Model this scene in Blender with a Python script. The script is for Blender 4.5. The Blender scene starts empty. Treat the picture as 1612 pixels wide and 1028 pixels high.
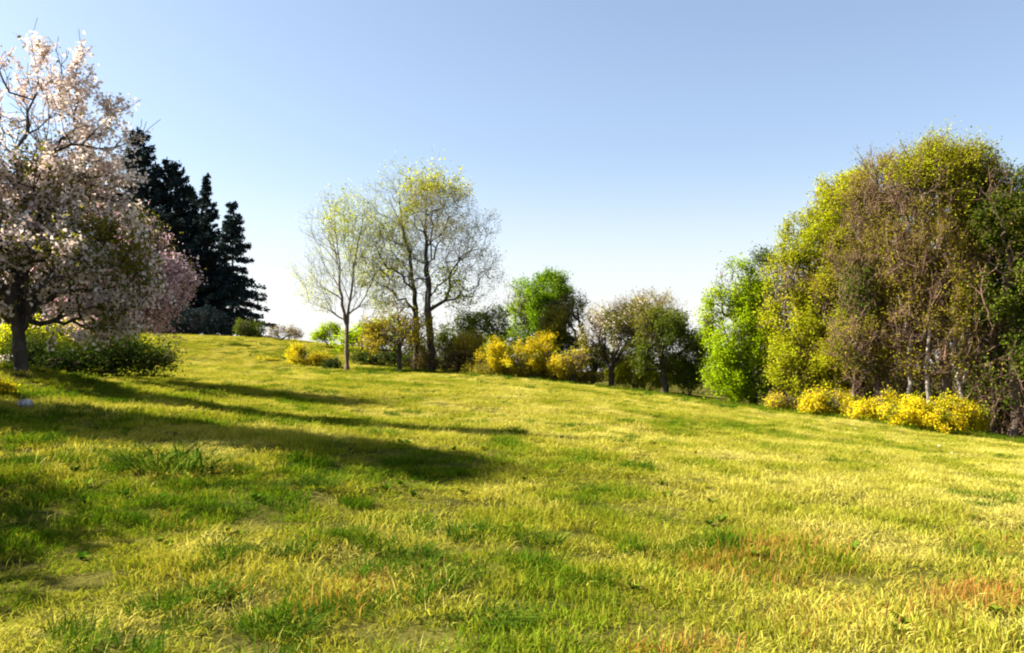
import bpy, math, random
import numpy as np
from mathutils import Vector

rng = np.random.default_rng(7)
random.seed(7)
SC = bpy.context.scene
COL = SC.collection
R = math.radians

# ------------------------------------------------------------------ camera, sky, sun, exposure
F = 1396.0                       # focal length in photo pixels (1612 wide)
CX, CY = 806.0, 514.0
EYE = 1.6
PITCH = math.atan(46 / F)
cam = bpy.data.cameras.new('camera')
cam.sensor_width = 36.0
cam.lens = 36.0 * F / 1612.0
cam.clip_start = 0.05
cam.clip_end = 4000
cam_o = bpy.data.objects.new('camera', cam)
COL.objects.link(cam_o)
cam_o.location = (0, 0, EYE)
cam_o.rotation_euler = (math.pi / 2 + PITCH, 0, 0)
SC.camera = cam_o

SUN_EL, SUN_AZ = R(37), R(5)    # azimuth: degrees behind the picture's sideways direction, sun on the left
SUN_DIR = Vector((-math.cos(SUN_AZ) * math.cos(SUN_EL), math.sin(SUN_AZ) * math.cos(SUN_EL), math.sin(SUN_EL)))
W = bpy.data.worlds.new('World')
SC.world = W
W.use_nodes = True
wn = W.node_tree
wn.nodes.clear()
sky = wn.nodes.new('ShaderNodeTexSky')
sky.sky_type = 'NISHITA'
sky.sun_disc = False
sky.sun_elevation = SUN_EL
sky.sun_rotation = math.atan2(SUN_DIR.x, SUN_DIR.y)
sky.air_density = 1.0
sky.dust_density = 1.6
sky.ozone_density = 3.0
bg = wn.nodes.new('ShaderNodeBackground')
bg.inputs['Strength'].default_value = 0.05
wo = wn.nodes.new('ShaderNodeOutputWorld')
hsv = wn.nodes.new('ShaderNodeHueSaturation')      # thin spring haze high up: a paler blue
hsv.inputs['Saturation'].default_value = 0.84
wn.links.new(sky.outputs[0], hsv.inputs['Color'])
geo = wn.nodes.new('ShaderNodeTexCoord')             # whitish haze low over the horizon, the same all the way round
sep = wn.nodes.new('ShaderNodeSeparateXYZ')
wn.links.new(geo.outputs['Generated'], sep.inputs[0])
mr = wn.nodes.new('ShaderNodeMapRange'); mr.interpolation_type = 'SMOOTHERSTEP'
mr.inputs['From Min'].default_value = -0.02; mr.inputs['From Max'].default_value = 0.25
mr.inputs['To Min'].default_value = 0.75; mr.inputs['To Max'].default_value = 0.0
wn.links.new(sep.outputs['Z'], mr.inputs['Value'])
hz = wn.nodes.new('ShaderNodeMix'); hz.data_type = 'RGBA'
hz.inputs[7].default_value = (5.2, 5.1, 5.05, 1)
wn.links.new(mr.outputs[0], hz.inputs[0]); wn.links.new(hsv.outputs[0], hz.inputs[6])
wn.links.new(hz.outputs[2], bg.inputs[0])
wn.links.new(bg.outputs[0], wo.inputs[0])

sun = bpy.data.lights.new('sun', 'SUN')
sun.energy = 5.0
sun.angle = R(0.55)
sun.color = (1.0, 0.93, 0.80)
sun_o = bpy.data.objects.new('sun', sun)
COL.objects.link(sun_o)
sun_o.location = (-60, 40, 60)
sun_o.rotation_euler = SUN_DIR.to_track_quat('Z', 'Y').to_euler()

SC.view_settings.view_transform = 'Standard'
SC.view_settings.look = 'None'
SC.view_settings.gamma = 1.0
SC.view_settings.exposure = 2.18
SC.view_settings.use_curve_mapping = False
SC.render.engine = 'CYCLES'
SC.cycles.use_denoising = True
SC.cycles.max_bounces = 6
SC.cycles.diffuse_bounces = 3
SC.cycles.transmission_bounces = 4
SC.cycles.transparent_max_bounces = 4
SC.cycles.filter_width = 2.1
SC.cycles.sample_clamp_indirect = 6.0

# ------------------------------------------------------------------ numeric helpers
def hash2(ix, iy, seed):
    n = (ix.astype(np.int64) * 374761393 + iy.astype(np.int64) * 668265263 + seed * 1442695041) & 0xFFFFFFFF
    n = ((n ^ (n >> 13)) * 1274126177) & 0xFFFFFFFF
    n = n ^ (n >> 16)
    return (n & 0xFFFFFF) / float(0xFFFFFF)

def vnoise(x, y, seed=0):
    x = np.asarray(x, float); y = np.asarray(y, float)
    ix = np.floor(x).astype(np.int64); iy = np.floor(y).astype(np.int64)
    fx = x - ix; fy = y - iy
    fx = fx * fx * (3 - 2 * fx); fy = fy * fy * (3 - 2 * fy)
    a = hash2(ix, iy, seed); b = hash2(ix + 1, iy, seed)
    c = hash2(ix, iy + 1, seed); d = hash2(ix + 1, iy + 1, seed)
    return (a * (1 - fx) + b * fx) * (1 - fy) + (c * (1 - fx) + d * fx) * fy

def fnoise(x, y, seed=0, oct=3):
    s = 0; a = 1; t = 0
    for k in range(oct):
        s = s + a * vnoise(x * 2 ** k + 17.3 * k, y * 2 ** k - 9.1 * k, seed + k); t += a; a *= 0.5
    return s / t

def noise3(p, scale, seed=0):
    q = p * scale
    return (vnoise(q[:, 0] + .37 * q[:, 2], q[:, 1] + .51 * q[:, 2], seed) + vnoise(q[:, 1] - .3 * q[:, 0], q[:, 2], seed + 5) + vnoise(q[:, 2] * .9 + 4, q[:, 0], seed + 9)) / 3

def unit(v):
    return v / np.maximum(np.linalg.norm(v, axis=-1, keepdims=True), 1e-9)

def zrow(v, y):
    """height of what shows in photo row v at distance y"""
    return EYE + y * math.tan(PITCH + math.atan((CY - v) / F))

def xcol(u, y):
    return (u - CX) / F * y

# ------------------------------------------------------------------ terrain
CTRL = []
for u, v, y in [(35, 590, 17), (35, 580, 30), (-250, 560, 22), (-100, 528, 85), (270, 530, 90), (270, 578, 48), (300, 640, 19), (100, 655, 13.5),
                (0, 850, 7), (545, 584, 66), (545, 546, 98), (420, 534, 92), (400, 585, 60), (600, 640, 26), (670, 588, 66), (806, 700, 16), (806, 640, 28), (806, 598, 56),
                (960, 613, 62), (1130, 637, 58), (1300, 657, 52), (1560, 692, 46), (1250, 735, 16), (1250, 685, 30), (1560, 760, 16), (1560, 716, 30),
                (1850, 735, 40), (700, 728, 12.3), (380, 700, 11)]:
    CTRL.append((xcol(u, y), y, zrow(v, y)))
CTRL += [(0, 4, 0), (-3, 4, .08), (3, 4, -.1), (0, -4, 0), (-10, -5, .4), (10, -5, -.5), (-30, -30, 1), (30, -30, -2), (0, -40, -.5),
         (-35, 140, 1.5), (-70, 150, 2), (0, 130, -.5), (40, 110, -3.5), (70, 60, -5), (-70, 40, 4), (-60, 90, 4.5), (0, 92, .4), (25, 80, -2.6),
         (-150, 200, 0), (0, 240, -6), (150, 200, -9), (-150, 0, 4), (150, 0, -9), (0, -150, -2), (-300, 300, -4), (300, 300, -14), (0, 400, -12)]
CTRL = np.array(CTRL)

def tps_fit(C):
    n = len(C)
    d2 = ((C[:, None, :2] - C[None, :, :2]) ** 2).sum(-1)
    K = 0.5 * d2 * np.log(d2 + 1e-9) + np.eye(n) * 1.0
    P = np.c_[np.ones(n), C[:, :2]]
    A = np.block([[K, P], [P.T, np.zeros((3, 3))]])
    return np.linalg.solve(A, np.r_[C[:, 2], 0, 0, 0])

TPS = tps_fit(CTRL)

def zsmooth(x, y):
    x = np.asarray(x, float); y = np.asarray(y, float)
    sh = x.shape
    x = x.ravel(); y = y.ravel()
    r = np.hypot(x, y)
    k = np.minimum(1, 420 / np.maximum(r, 1e-6))
    xx, yy = x * k, y * k
    out = TPS[-3] + TPS[-2] * xx + TPS[-1] * yy
    for i in range(len(CTRL)):
        d2 = (xx - CTRL[i, 0]) ** 2 + (yy - CTRL[i, 1]) ** 2
        out = out + TPS[i] * 0.5 * d2 * np.log(d2 + 1e-9)
    return out.reshape(sh)

def zground(x, y):
    x = np.asarray(x, float); y = np.asarray(y, float)
    r = np.hypot(x, y)
    bump = (fnoise(x * 0.9, y * 0.9, 3, 3) - .5) * 0.16 + (fnoise(x * .22, y * .22, 8, 2) - .5) * 0.22
    return zsmooth(x, y) + bump * np.clip(1.3 - r / 130, 0, 1)

def gz(x, y):
    return float(zground(np.array([x]), np.array([y]))[0])

# ------------------------------------------------------------------ materials
def new_mat(name):
    m = bpy.data.materials.new(name)
    m.use_nodes = True
    m.node_tree.nodes.clear()
    return m, m.node_tree.nodes, m.node_tree.links

def leaf_mat(name, stops, trans=0.4, attr='tint', inst=False, tcol=(1.15, 1.1, .6)):
    m, N, L = new_mat(name)
    at = N.new('ShaderNodeAttribute'); at.attribute_name = attr
    if inst: at.attribute_type = 'INSTANCER'
    rp = N.new('ShaderNodeValToRGB')
    cr = rp.color_ramp
    while len(cr.elements) < len(stops): cr.elements.new(0.5)
    for e, (p, c) in zip(cr.elements, stops):
        e.position = p; e.color = (*c, 1)
    fac = at.outputs['Fac']
    if inst:
        a2 = N.new('ShaderNodeAttribute'); a2.attribute_name = 'tint'
        ad = N.new('ShaderNodeMath'); ad.operation = 'MULTIPLY_ADD'; ad.inputs[1].default_value = 0.34; 
        L.new(a2.outputs['Fac'], ad.inputs[0]); L.new(fac, ad.inputs[2]); fac = ad.outputs[0]
        sb = N.new('ShaderNodeMath'); sb.operation = 'SUBTRACT'; sb.inputs[1].default_value = 0.17
        L.new(fac, sb.inputs[0]); fac = sb.outputs[0]
    L.new(fac, rp.inputs[0])
    d = N.new('ShaderNodeBsdfDiffuse'); t = N.new('ShaderNodeBsdfTranslucent')
    mx = N.new('ShaderNodeMixShader'); mx.inputs[0].default_value = trans
    mul = N.new('ShaderNodeMix'); mul.data_type = 'RGBA'; mul.blend_type = 'MULTIPLY'; mul.inputs[0].default_value = 1
    mul.inputs[7].default_value = (*tcol, 1)
    L.new(rp.outputs[0], mul.inputs[6]); L.new(rp.outputs[0], d.inputs[0]); L.new(mul.outputs[2], t.inputs[0])
    L.new(d.outputs[0], mx.inputs[1]); L.new(t.outputs[0], mx.inputs[2])
    o = N.new('ShaderNodeOutputMaterial'); L.new(mx.outputs[0], o.inputs[0])
    return m

def bark_mat(name, c1, c2, scale=6):
    m, N, L = new_mat(name)
    tc = N.new('ShaderNodeTexCoord')
    mp = N.new('ShaderNodeMapping'); mp.inputs['Scale'].default_value = (scale, scale, scale * .25)
    nz = N.new('ShaderNodeTexNoise'); nz.inputs['Detail'].default_value = 5; nz.inputs['Scale'].default_value = 1.5
    rp = N.new('ShaderNodeValToRGB')
    rp.color_ramp.elements[0].color = (*c1, 1); rp.color_ramp.elements[1].color = (*c2, 1)
    rp.color_ramp.elements[0].position = .3; rp.color_ramp.elements[1].position = .72
    bs = N.new('ShaderNodeBsdfPrincipled'); bs.inputs['Roughness'].default_value = .9
    bs.inputs['Specular IOR Level'].default_value = .15
    bp = N.new('ShaderNodeBump'); bp.inputs['Strength'].default_value = .6; bp.inputs['Distance'].default_value = .03
    o = N.new('ShaderNodeOutputMaterial')
    L.new(tc.outputs['Object'], mp.inputs[0]); L.new(mp.outputs[0], nz.inputs[0]); L.new(nz.outputs[0], rp.inputs[0])
    L.new(rp.outputs[0], bs.inputs['Base Color']); L.new(nz.outputs[0], bp.inputs['Height']); L.new(bp.outputs[0], bs.inputs['Normal'])
    L.new(bs.outputs[0], o.inputs[0])
    return m

M = {}
M['bark_dark'] = bark_mat('bark_dark', (.022, .017, .014), (.075, .06, .05))
M['bark_grey'] = bark_mat('bark_grey', (.07, .062, .055), (.20, .185, .165))
M['bark_brown'] = bark_mat('bark_brown', (.055, .038, .03), (.17, .12, .095))
M['bark_pale'] = bark_mat('bark_pale', (.14, .115, .10), (.36, .31, .27))
M['twig_brown'] = bark_mat('twig_brown', (.075, .045, .032), (.19, .115, .08))
M['twig_grey'] = bark_mat('twig_grey', (.10, .105, .13), (.20, .205, .24))
M['leaf_apple'] = leaf_mat('leaf_apple', [(0, (.06, .075, .012)), (.5, (.14, .14, .02)), (1, (.26, .23, .035))], .5)
M['leaf_hedge'] = leaf_mat('leaf_hedge', [(0, (.02, .04, .008)), (.6, (.05, .075, .012)), (1, (.11, .12, .02))], .3)
M['leaf_bright'] = leaf_mat('leaf_bright', [(0, (.07, .15, .006)), (.5, (.15, .26, .009)), (1, (.26, .35, .014))], .5)
M['leaf_lime'] = leaf_mat('leaf_lime', [(0, (.15, .24, .006)), (.5, (.29, .40, .009)), (1, (.42, .50, .014))], .55)
M['leaf_yellow_green'] = leaf_mat('leaf_yellow_green', [(0, (.17, .20, .010)), (.5, (.33, .36, .013)), (1, (.46, .46, .018))], .55)
M['leaf_olive'] = leaf_mat('leaf_olive', [(0, (.11, .10, .016)), (.5, (.24, .21, .018)), (1, (.36, .31, .02))], .45)
M['leaf_russet'] = leaf_mat('leaf_russet', [(0, (.11, .075, .025)), (.5, (.20, .155, .028)), (1, (.30, .25, .035))], .4)
M['leaf_dark'] = leaf_mat('leaf_dark', [(0, (.04, .065, .008)), (.6, (.095, .13, .012)), (1, (.18, .21, .018))], .4)
M['leaf_orange'] = leaf_mat('leaf_orange', [(0, (.20, .155, .014)), (.5, (.34, .28, .018)), (1, (.42, .38, .022))], .45)
M['flower_yellow'] = leaf_mat('flower_yellow', [(0, (.36, .25, .010)), (.45, (.58, .44, .012)), (1, (.76, .61, .022))], .35)
M['blossom_white'] = leaf_mat('blossom_white', [(0, (.54, .42, .37)), (.45, (.74, .61, .55)), (1, (.86, .80, .74))], .35, tcol=(1, .95, .9))
M['blossom_pink'] = leaf_mat('blossom_pink', [(0, (.42, .27, .28)), (.5, (.62, .42, .43)), (1, (.78, .62, .60))], .35, tcol=(1, .92, .92))
M['needle'] = leaf_mat('needle', [(0, (.012, .020, .022)), (.6, (.026, .040, .044)), (1, (.055, .075, .07))], .1)
M['dead_leaf'] = leaf_mat('dead_leaf', [(0, (.06, .045, .02)), (.6, (.13, .095, .035)), (1, (.22, .17, .05))], .2)

# ------------------------------------------------------------------ mesh building
def mesh_from(name, V, quads=None, tris=None, mat=None, tint=None, smooth=False):
    V = np.asarray(V, np.float32)
    me = bpy.data.meshes.new(name)
    nq = 0 if quads is None else len(quads)
    nt = 0 if tris is None else len(tris)
    me.vertices.add(len(V)); me.vertices.foreach_set('co', V.ravel())
    loops = []
    starts = []
    if nq:
        loops.append(np.asarray(quads, np.int32).ravel()); starts.append(np.arange(nq, dtype=np.int32) * 4)
    if nt:
        loops.append(np.asarray(tris, np.int32).ravel()); starts.append(nq * 4 + np.arange(nt, dtype=np.int32) * 3)
    lo = np.concatenate(loops)
    me.loops.add(len(lo)); me.loops.foreach_set('vertex_index', lo)
    me.polygons.add(nq + nt)
    me.polygons.foreach_set('loop_start', np.concatenate(starts))
    if smooth:
        me.polygons.foreach_set('use_smooth', np.ones(nq + nt, bool))
    if tint is not None:
        a = me.attributes.new('tint', 'FLOAT', 'POINT'); a.data.foreach_set('value', np.asarray(tint, np.float32))
    me.update(calc_edges=True)
    me.validate()
    if mat is not None: me.materials.append(mat)
    return me

def link(name, me, parent=None, loc=None):
    o = bpy.data.objects.new(name, me)
    COL.objects.link(o)
    if parent is not None: o.parent = parent
    if loc is not None: o.location = loc
    return o

def tag(o, label=None, cat=None, group=None, kind=None):
    if label: o['label'] = label
    if cat: o['category'] = cat
    if group: o['group'] = group
    if kind: o['kind'] = kind
    return o

def thing(name, label, cat, loc, group=None):
    o = bpy.data.objects.new(name, None)
    o.empty_display_size = .3
    COL.objects.link(o); o.location = loc
    return tag(o, label, cat, group)

def copy_tree(o, parent=None):
    c = o.copy(); COL.objects.link(c)
    if parent is not None: c.parent = parent
    for ch in list(o.children): copy_tree(ch, c)
    return c

def frusta(P0, P1, R0, R1, D0, D1, k):
    """a tapered k-sided tube for every edge"""
    n = len(P0)
    def ring(P, D, Rr):
        ref = np.tile(np.array([0.31, 0.52, 0.795]), (n, 1))
        bad = np.abs((D * ref).sum(1)) > .96
        ref[bad] = (1, 0, 0)
        a = unit(np.cross(D, ref)); b = np.cross(D, a)
        t = np.arange(k) * 2 * math.pi / k
        return P[:, None] + Rr[:, None, None] * (a[:, None] * np.cos(t)[None, :, None] + b[:, None] * np.sin(t)[None, :, None])
    V = np.concatenate([ring(P0, D0, R0), ring(P1, D1, R1)], 1).reshape(-1, 3)
    i = np.arange(k); j = (i + 1) % k
    q = np.stack([i, j, j + k, i + k], 1)
    Q = (np.arange(n)[:, None, None] * 2 * k + q[None]).reshape(-1, 4)
    return V, Q

class Skel:
    """branch skeleton: nodes P, parents par (parent index always smaller)"""
    def __init__(s, P, par):
        s.P = np.asarray(P, float); s.par = np.asarray(par, int)

def grow(trunks, pts, bf):
    P = []; par = []; path = []
    for ti, t in enumerate(trunks):
        for i, p in enumerate(t):
            if ti > 0 and i == 0:
                prev = 0
                if np.linalg.norm(np.array(p) - np.array(P[0])) < 1e-6: continue
            P_prev = (None if (i == 0 and ti == 0) else (0 if (i <= 1 and ti > 0) else len(P) - 1))
            P.append(np.array(p, float)); 
            if P_prev is None: par.append(-1); path.append(0.0)
            else:
                par.append(P_prev); path.append(path[P_prev] + np.linalg.norm(P[-1] - P[P_prev]))
    nt = len(P)
    pts = np.asarray(pts)
    N = len(pts)
    A = np.array(P)
    skip = max(1, int(nt * .0))
    d = np.linalg.norm(pts[:, None] - A[None, 1:], axis=2)
    c = d + bf * np.array(path)[None, 1:]
    best = c.argmin(1) + 1
    cost = c.min(1)
    alive = np.ones(N, bool)
    for _ in range(N):
        i = int(np.argmin(np.where(alive, cost, 1e9)))
        alive[i] = False
        b = int(best[i]); p = pts[i]
        pl = path[b] + np.linalg.norm(p - P[b])
        P.append(p); par.append(b); path.append(pl)
        nd = np.linalg.norm(pts - p, axis=1) + bf * pl
        up = nd < cost
        cost = np.where(up, nd, cost); best = np.where(up, len(P) - 1, best)
    return np.array(P), np.array(par), nt

def refine(P, par, L, jit, rg):
    """split long edges, with a little crookedness"""
    nP = []; npar = []; mp = {}
    for i in range(len(P)):
        q = par[i]
        if q < 0:
            mp[i] = len(nP); nP.append(P[i]); npar.append(-1); continue
        a = P[q]; b = P[i]; ln = np.linalg.norm(b - a)
        n = int(ln / L)
        prev = mp[q]
        if n > 0:
            perp = rg.normal(size=3) * jit * ln * .5
            perp[2] -= .02 * ln
            for k in range(1, n + 1):
                t = k / (n + 1)
                nP.append(a + (b - a) * t + perp * 4 * t * (1 - t) * .5 + rg.normal(size=3) * jit * L); npar.append(prev); prev = len(nP) - 1
        mp[i] = len(nP); nP.append(b); npar.append(prev)
    return np.array(nP), np.array(npar), mp

def add_twigs(P, par, sel, n_each, ln, rg, up=.25, fwd=.8, spread=.8, segs=2):
    src = np.repeat(sel, n_each)
    D = unit(P[src] - P[np.maximum(par[src], 0)])
    d = unit(D * fwd + rg.normal(size=D.shape) * spread * .6 + np.array([0, 0, up]))
    L = ln * rg.uniform(.45, 1.25, len(src))
    cur = src; base = len(P); PP = [P]; pp = [par]
    pos = P[src]
    for s in range(segs):
        pos = pos + d * (L / segs)[:, None]
        PP.append(pos); pp.append(cur)
        cur = base + s * len(src) + np.arange(len(src))
        d = unit(d + rg.normal(size=d.shape) * .22 + np.array([0, 0, up * .25]))
    return np.concatenate(PP), np.concatenate(pp)

def radii(P, par, base_r, tip_r, trunk_scale=None):
    n = len(P)
    has = np.zeros(n, bool); has[par[par >= 0]] = True
    cnt = np.where(has, 0.0, 1.0)
    pl = par.tolist(); cl = cnt.tolist()
    for i in range(n - 1, -1, -1):
        q = pl[i]
        if q >= 0: cl[q] += cl[i]
    cnt = np.array(cl)
    ex = math.log(base_r / tip_r) / math.log(max(cnt.max(), 3))
    return tip_r * cnt ** ex, cnt

def build_wood(parent, P, par, r, mats, limbs=0, thin=.03, trunk_nodes=None, part='trunk', twig_part='twig'):
    """trunk, the main limbs one by one, and all fine twigs as one part of kind stuff"""
    n = len(P)
    e = np.where(par >= 0)[0]
    cont = np.zeros(n, int) - 1                     # thickest child continues the parent
    order = np.argsort(r[e])
    cont[par[e[order]]] = e[order]
    D1 = np.zeros((n, 3)); D1[e] = unit(P[e] - P[par[e]])
    root = np.where(par < 0)[0]
    for q in root: D1[q] = D1[cont[q]] if cont[q] >= 0 else (0, 0, 1)
    Dn = D1.copy()
    hc = cont >= 0
    Dn[hc] = unit(D1[hc] + D1[cont[hc]])
    R0 = np.where(cont[par[e]] == e, r[par[e]], np.minimum(r[par[e]], r[e] * 1.25))
    D0 = np.where((cont[par[e]] == e)[:, None], Dn[par[e]], D1[e])
    # ownership
    owner = np.full(n, -1)
    istr = np.zeros(n, bool)
    if trunk_nodes is not None: istr[list(trunk_nodes)] = True
    pl = par.tolist()
    for q in root: owner[q] = 0; istr[q] = True
    heads = []
    for i in range(n):
        q = pl[i]
        if q < 0: continue
        if istr[i]: owner[i] = 0
        elif owner[q] == 0:
            heads.append(i); owner[i] = i
        else: owner[i] = owner[q]
    heads.sort(key=lambda i: -r[i])
    keep = set(heads[:limbs])
    fine = r < thin
    cls = np.full(n, -2)
    cls[owner == 0] = 0
    for h in keep: cls[(owner == h) & ~fine] = h
    k_of = lambda rr: 7 if rr > .08 else (5 if rr > .03 else 3)
    def emit(idx, name, mat, kind=None, k=None):
        if len(idx) == 0: return None
        ii = np.searchsorted(e, idx)
        k = k or k_of(float(r[idx].max()))
        V, Q = frusta(P[par[idx]], P[idx], R0[ii], r[idx], D0[ii], Dn[idx], k)
        o = link(name, mesh_from(name, V, quads=Q, mat=mat, smooth=True), parent)
        if kind: o['kind'] = kind
        return o
    emit(e[cls[e] == 0], part, mats[0], k=8)
    for h in keep: emit(e[cls[e] == h], 'limb', mats[0])
    rest = e[cls[e] == -2]
    emit(rest, twig_part, mats[1], 'stuff', k=3)

def leaf_mesh(name, C, size, tint, mat, rg, aspect=.62, droop=0.0, normals=None, fold=.22):
    n = len(C)
    nrm = unit(rg.normal(size=(n, 3)) + (0, 0, .35)) if normals is None else normals
    ax = unit(np.cross(nrm, rg.normal(size=(n, 3))))
    ax[:, 2] -= droop; ax = unit(ax)
    sd = unit(np.cross(nrm, ax))
    s = size[:, None]
    a = C - ax * s * .5; b = C + ax * s * .5
    l = C + sd * s * aspect * .5 + nrm * s * fold; q = C - sd * s * aspect * .5 + nrm * s * fold
    V = np.stack([a, l, b, q], 1).reshape(-1, 3)
    i = np.arange(n)[:, None] * 4
    T = np.concatenate([i + np.array([[0, 1, 2]]), i + np.array([[0, 2, 3]])])
    return mesh_from(name, V, tris=T, mat=mat, tint=np.repeat(tint, 4))

def ell_points(crowns, n, rg, shell=.30):
    w = np.array([c['w'] * c['r'][0] * c['r'][1] * c['r'][2] for c in crowns]) ** .8
    k = rg.choice(len(crowns), n, p=w / w.sum())
    d = unit(rg.normal(size=(n, 3)))
    rr = rg.uniform(0, 1, n) ** shell
    rr = rr * (1 + .42 * (noise3(d * 1.0 + k[:, None] * 3.7, 2.3, 77) - .5) * 2)
    Cc = np.array([c['c'] for c in crowns])[k]; Rr = np.array([c['r'] for c in crowns])[k]
    p = Cc + d * rr[:, None] * Rr
    return p

def add_leaves(parent, P, par, r, spec, rg):
    """one leafy part: many small leaves gathered round the fine twigs, in clumps with gaps"""
    sel = np.where((r < spec.get('rmax', .03)) & (par >= 0))[0]
    w = noise3(P[sel], spec.get('clump', 1.0), spec.get('seed', 1))
    w = np.clip((w - spec.get('gap', .42)) * 6, spec.get('floor', .02), 1)
    if 'where' in spec: w = w * spec['where'](P[sel]) + 1e-9
    n = spec['n']
    k = rg.choice(len(sel), n, p=w / w.sum())
    a = P[sel[k]]; b = P[par[sel[k]]]
    C = a + (b - a) * rg.uniform(0, 1, (n, 1)) + rg.normal(size=(n, 3)) * spec.get('spread', .15)
    C[:, 2] = np.maximum(C[:, 2], .05)
    size = spec['size'] * rg.uniform(.55, 1.35, n)
    t = np.clip(rg.normal(.5, .22, n) * .75 + (noise3(C, spec.get('clump', 1.0) * .6, 33) - .5) * 1.1 + .125, 0, 1)
    ctr = np.array([np.mean(P[:, 0]), np.mean(P[:, 1]), np.mean(P[:, 2]) * .7])
    nrm = unit(rg.normal(size=(n, 3)) * .62 + unit(C - ctr) * .55 + np.array([0, 0, .45]))     # leaves turn outwards and up to the light
    me = leaf_mesh(spec['part'], C, size, t, M[spec['mat']], rg, spec.get('aspect', .62), spec.get('droop', 0), normals=nrm)
    o = link(spec['part'], me, parent)
    o['kind'] = 'stuff'
    return o

SEED = [100]
def tree(name, label, cat, u, y, crowns, trunks=None, n=500, bf=.4, base_r=.2, tip_r=.012, twigs=((3, .7),), leaves=(), limbs=0,
         bark=('bark_grey', 'twig_grey'), group=None, thin=.03, L=.7, jit=.06, shell=.3, up=.25, trunk_top=.75, depth=.9):
    """crowns: (u, v, half width, half height[, depth offset m, weight]) read off the photo at distance y, turned into metres round the base"""
    SEED[0] += 1
    rg = np.random.default_rng(SEED[0])
    bx = xcol(u, y); bz = gz(bx, y)
    S = y / F
    cs = []
    for c in crowns:
        cu, cv, ru, rv = c[:4]
        dy = c[4] if len(c) > 4 else 0.0
        w = c[5] if len(c) > 5 else 1.0
        cs.append(dict(c=((cu - u) * S, dy, zrow(cv, y) - bz), r=(ru * S, ru * S * depth, rv * S), w=w))
    tr = []
    top = max(c['c'][2] + c['r'][2] for c in cs)
    topc = max(cs, key=lambda c: c['c'][2] + c['r'][2])
    if trunks is None:
        h = top * trunk_top
        tx, ty = topc['c'][0], topc['c'][1]
        m = 9
        wob = np.cumsum(rg.normal(size=(m, 2)) * .012 * h, 0)
        tr.append([(tx * (i / (m - 1)) ** 1.3 + (wob[i, 0] if i else 0), ty * (i / (m - 1)) ** 1.3 + (wob[i, 1] if i else 0), -0.15 + (h + .15) * i / (m - 1)) for i in range(m)])
    else:
        for t in trunks:
            tr.append([((p[0] - u) * S, (p[2] if len(p) > 2 else 0.0), (zrow(p[1], y) - bz) if i else -.15) for i, p in enumerate(t)])
            # finer polyline with a slight wander
            pl = tr[-1]; out = [pl[0]]
            for a, b in zip(pl[:-1], pl[1:]):
                a = np.array(a); b = np.array(b); m = max(1, int(np.linalg.norm(b - a) / 1.0))
                for k in range(1, m + 1):
                    out.append(tuple(a + (b - a) * k / m + (rg.normal(size=3) * .04 if k < m else 0)))
            tr[-1] = out
    pts = ell_points(cs, n, rg, shell)
    pts = pts[pts[:, 2] > min(.35, top * .12)]
    P, par, nt = grow(tr, pts, bf)
    P, par, mp = refine(P, par, L, jit, rg)
    tn = set()
    inv = {v: k for k, v in mp.items()}
    last = {}
    trunk_idx = [mp[i] for i in range(nt)]
    for i in trunk_idx:
        q = i
        while q >= 0 and q not in tn:
            tn.add(q); q = par[q]
    n0 = len(P)
    has = np.zeros(n0, bool); has[par[par >= 0]] = True
    for ti, (k, ln) in enumerate(twigs):
        r_, cnt = radii(P, par, base_r, tip_r)
        sel = np.where((cnt <= 3) & (np.arange(len(P)) >= 1))[0]
        sel = sel[rg.uniform(size=len(sel)) < .9]
        P, par = add_twigs(P, par, sel, k, ln, rg, up=up, segs=2 if ti == 0 and len(twigs) < 3 else 1)
    r, cnt = radii(P, par, base_r, tip_r)
    # root flare
    fl = (P[:, 2] < .5) & (r > base_r * .7)
    r = np.where(fl, r * (1 + .45 * np.clip((.5 - P[:, 2]) / .6, 0, 1) ** 1.5), r)
    e = thing(name, label, cat, (bx, y, bz), group)
    build_wood(e, P, par, r, (M[bark[0]], M[bark[1]]), limbs, thin, tn)
    for sp in leaves:
        add_leaves(e, P, par, r, sp, rg)
    return e

def LF(n, size, mat, part='foliage', **k):
    return dict(n=n, size=size, mat=mat, part=part, **k)

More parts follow.
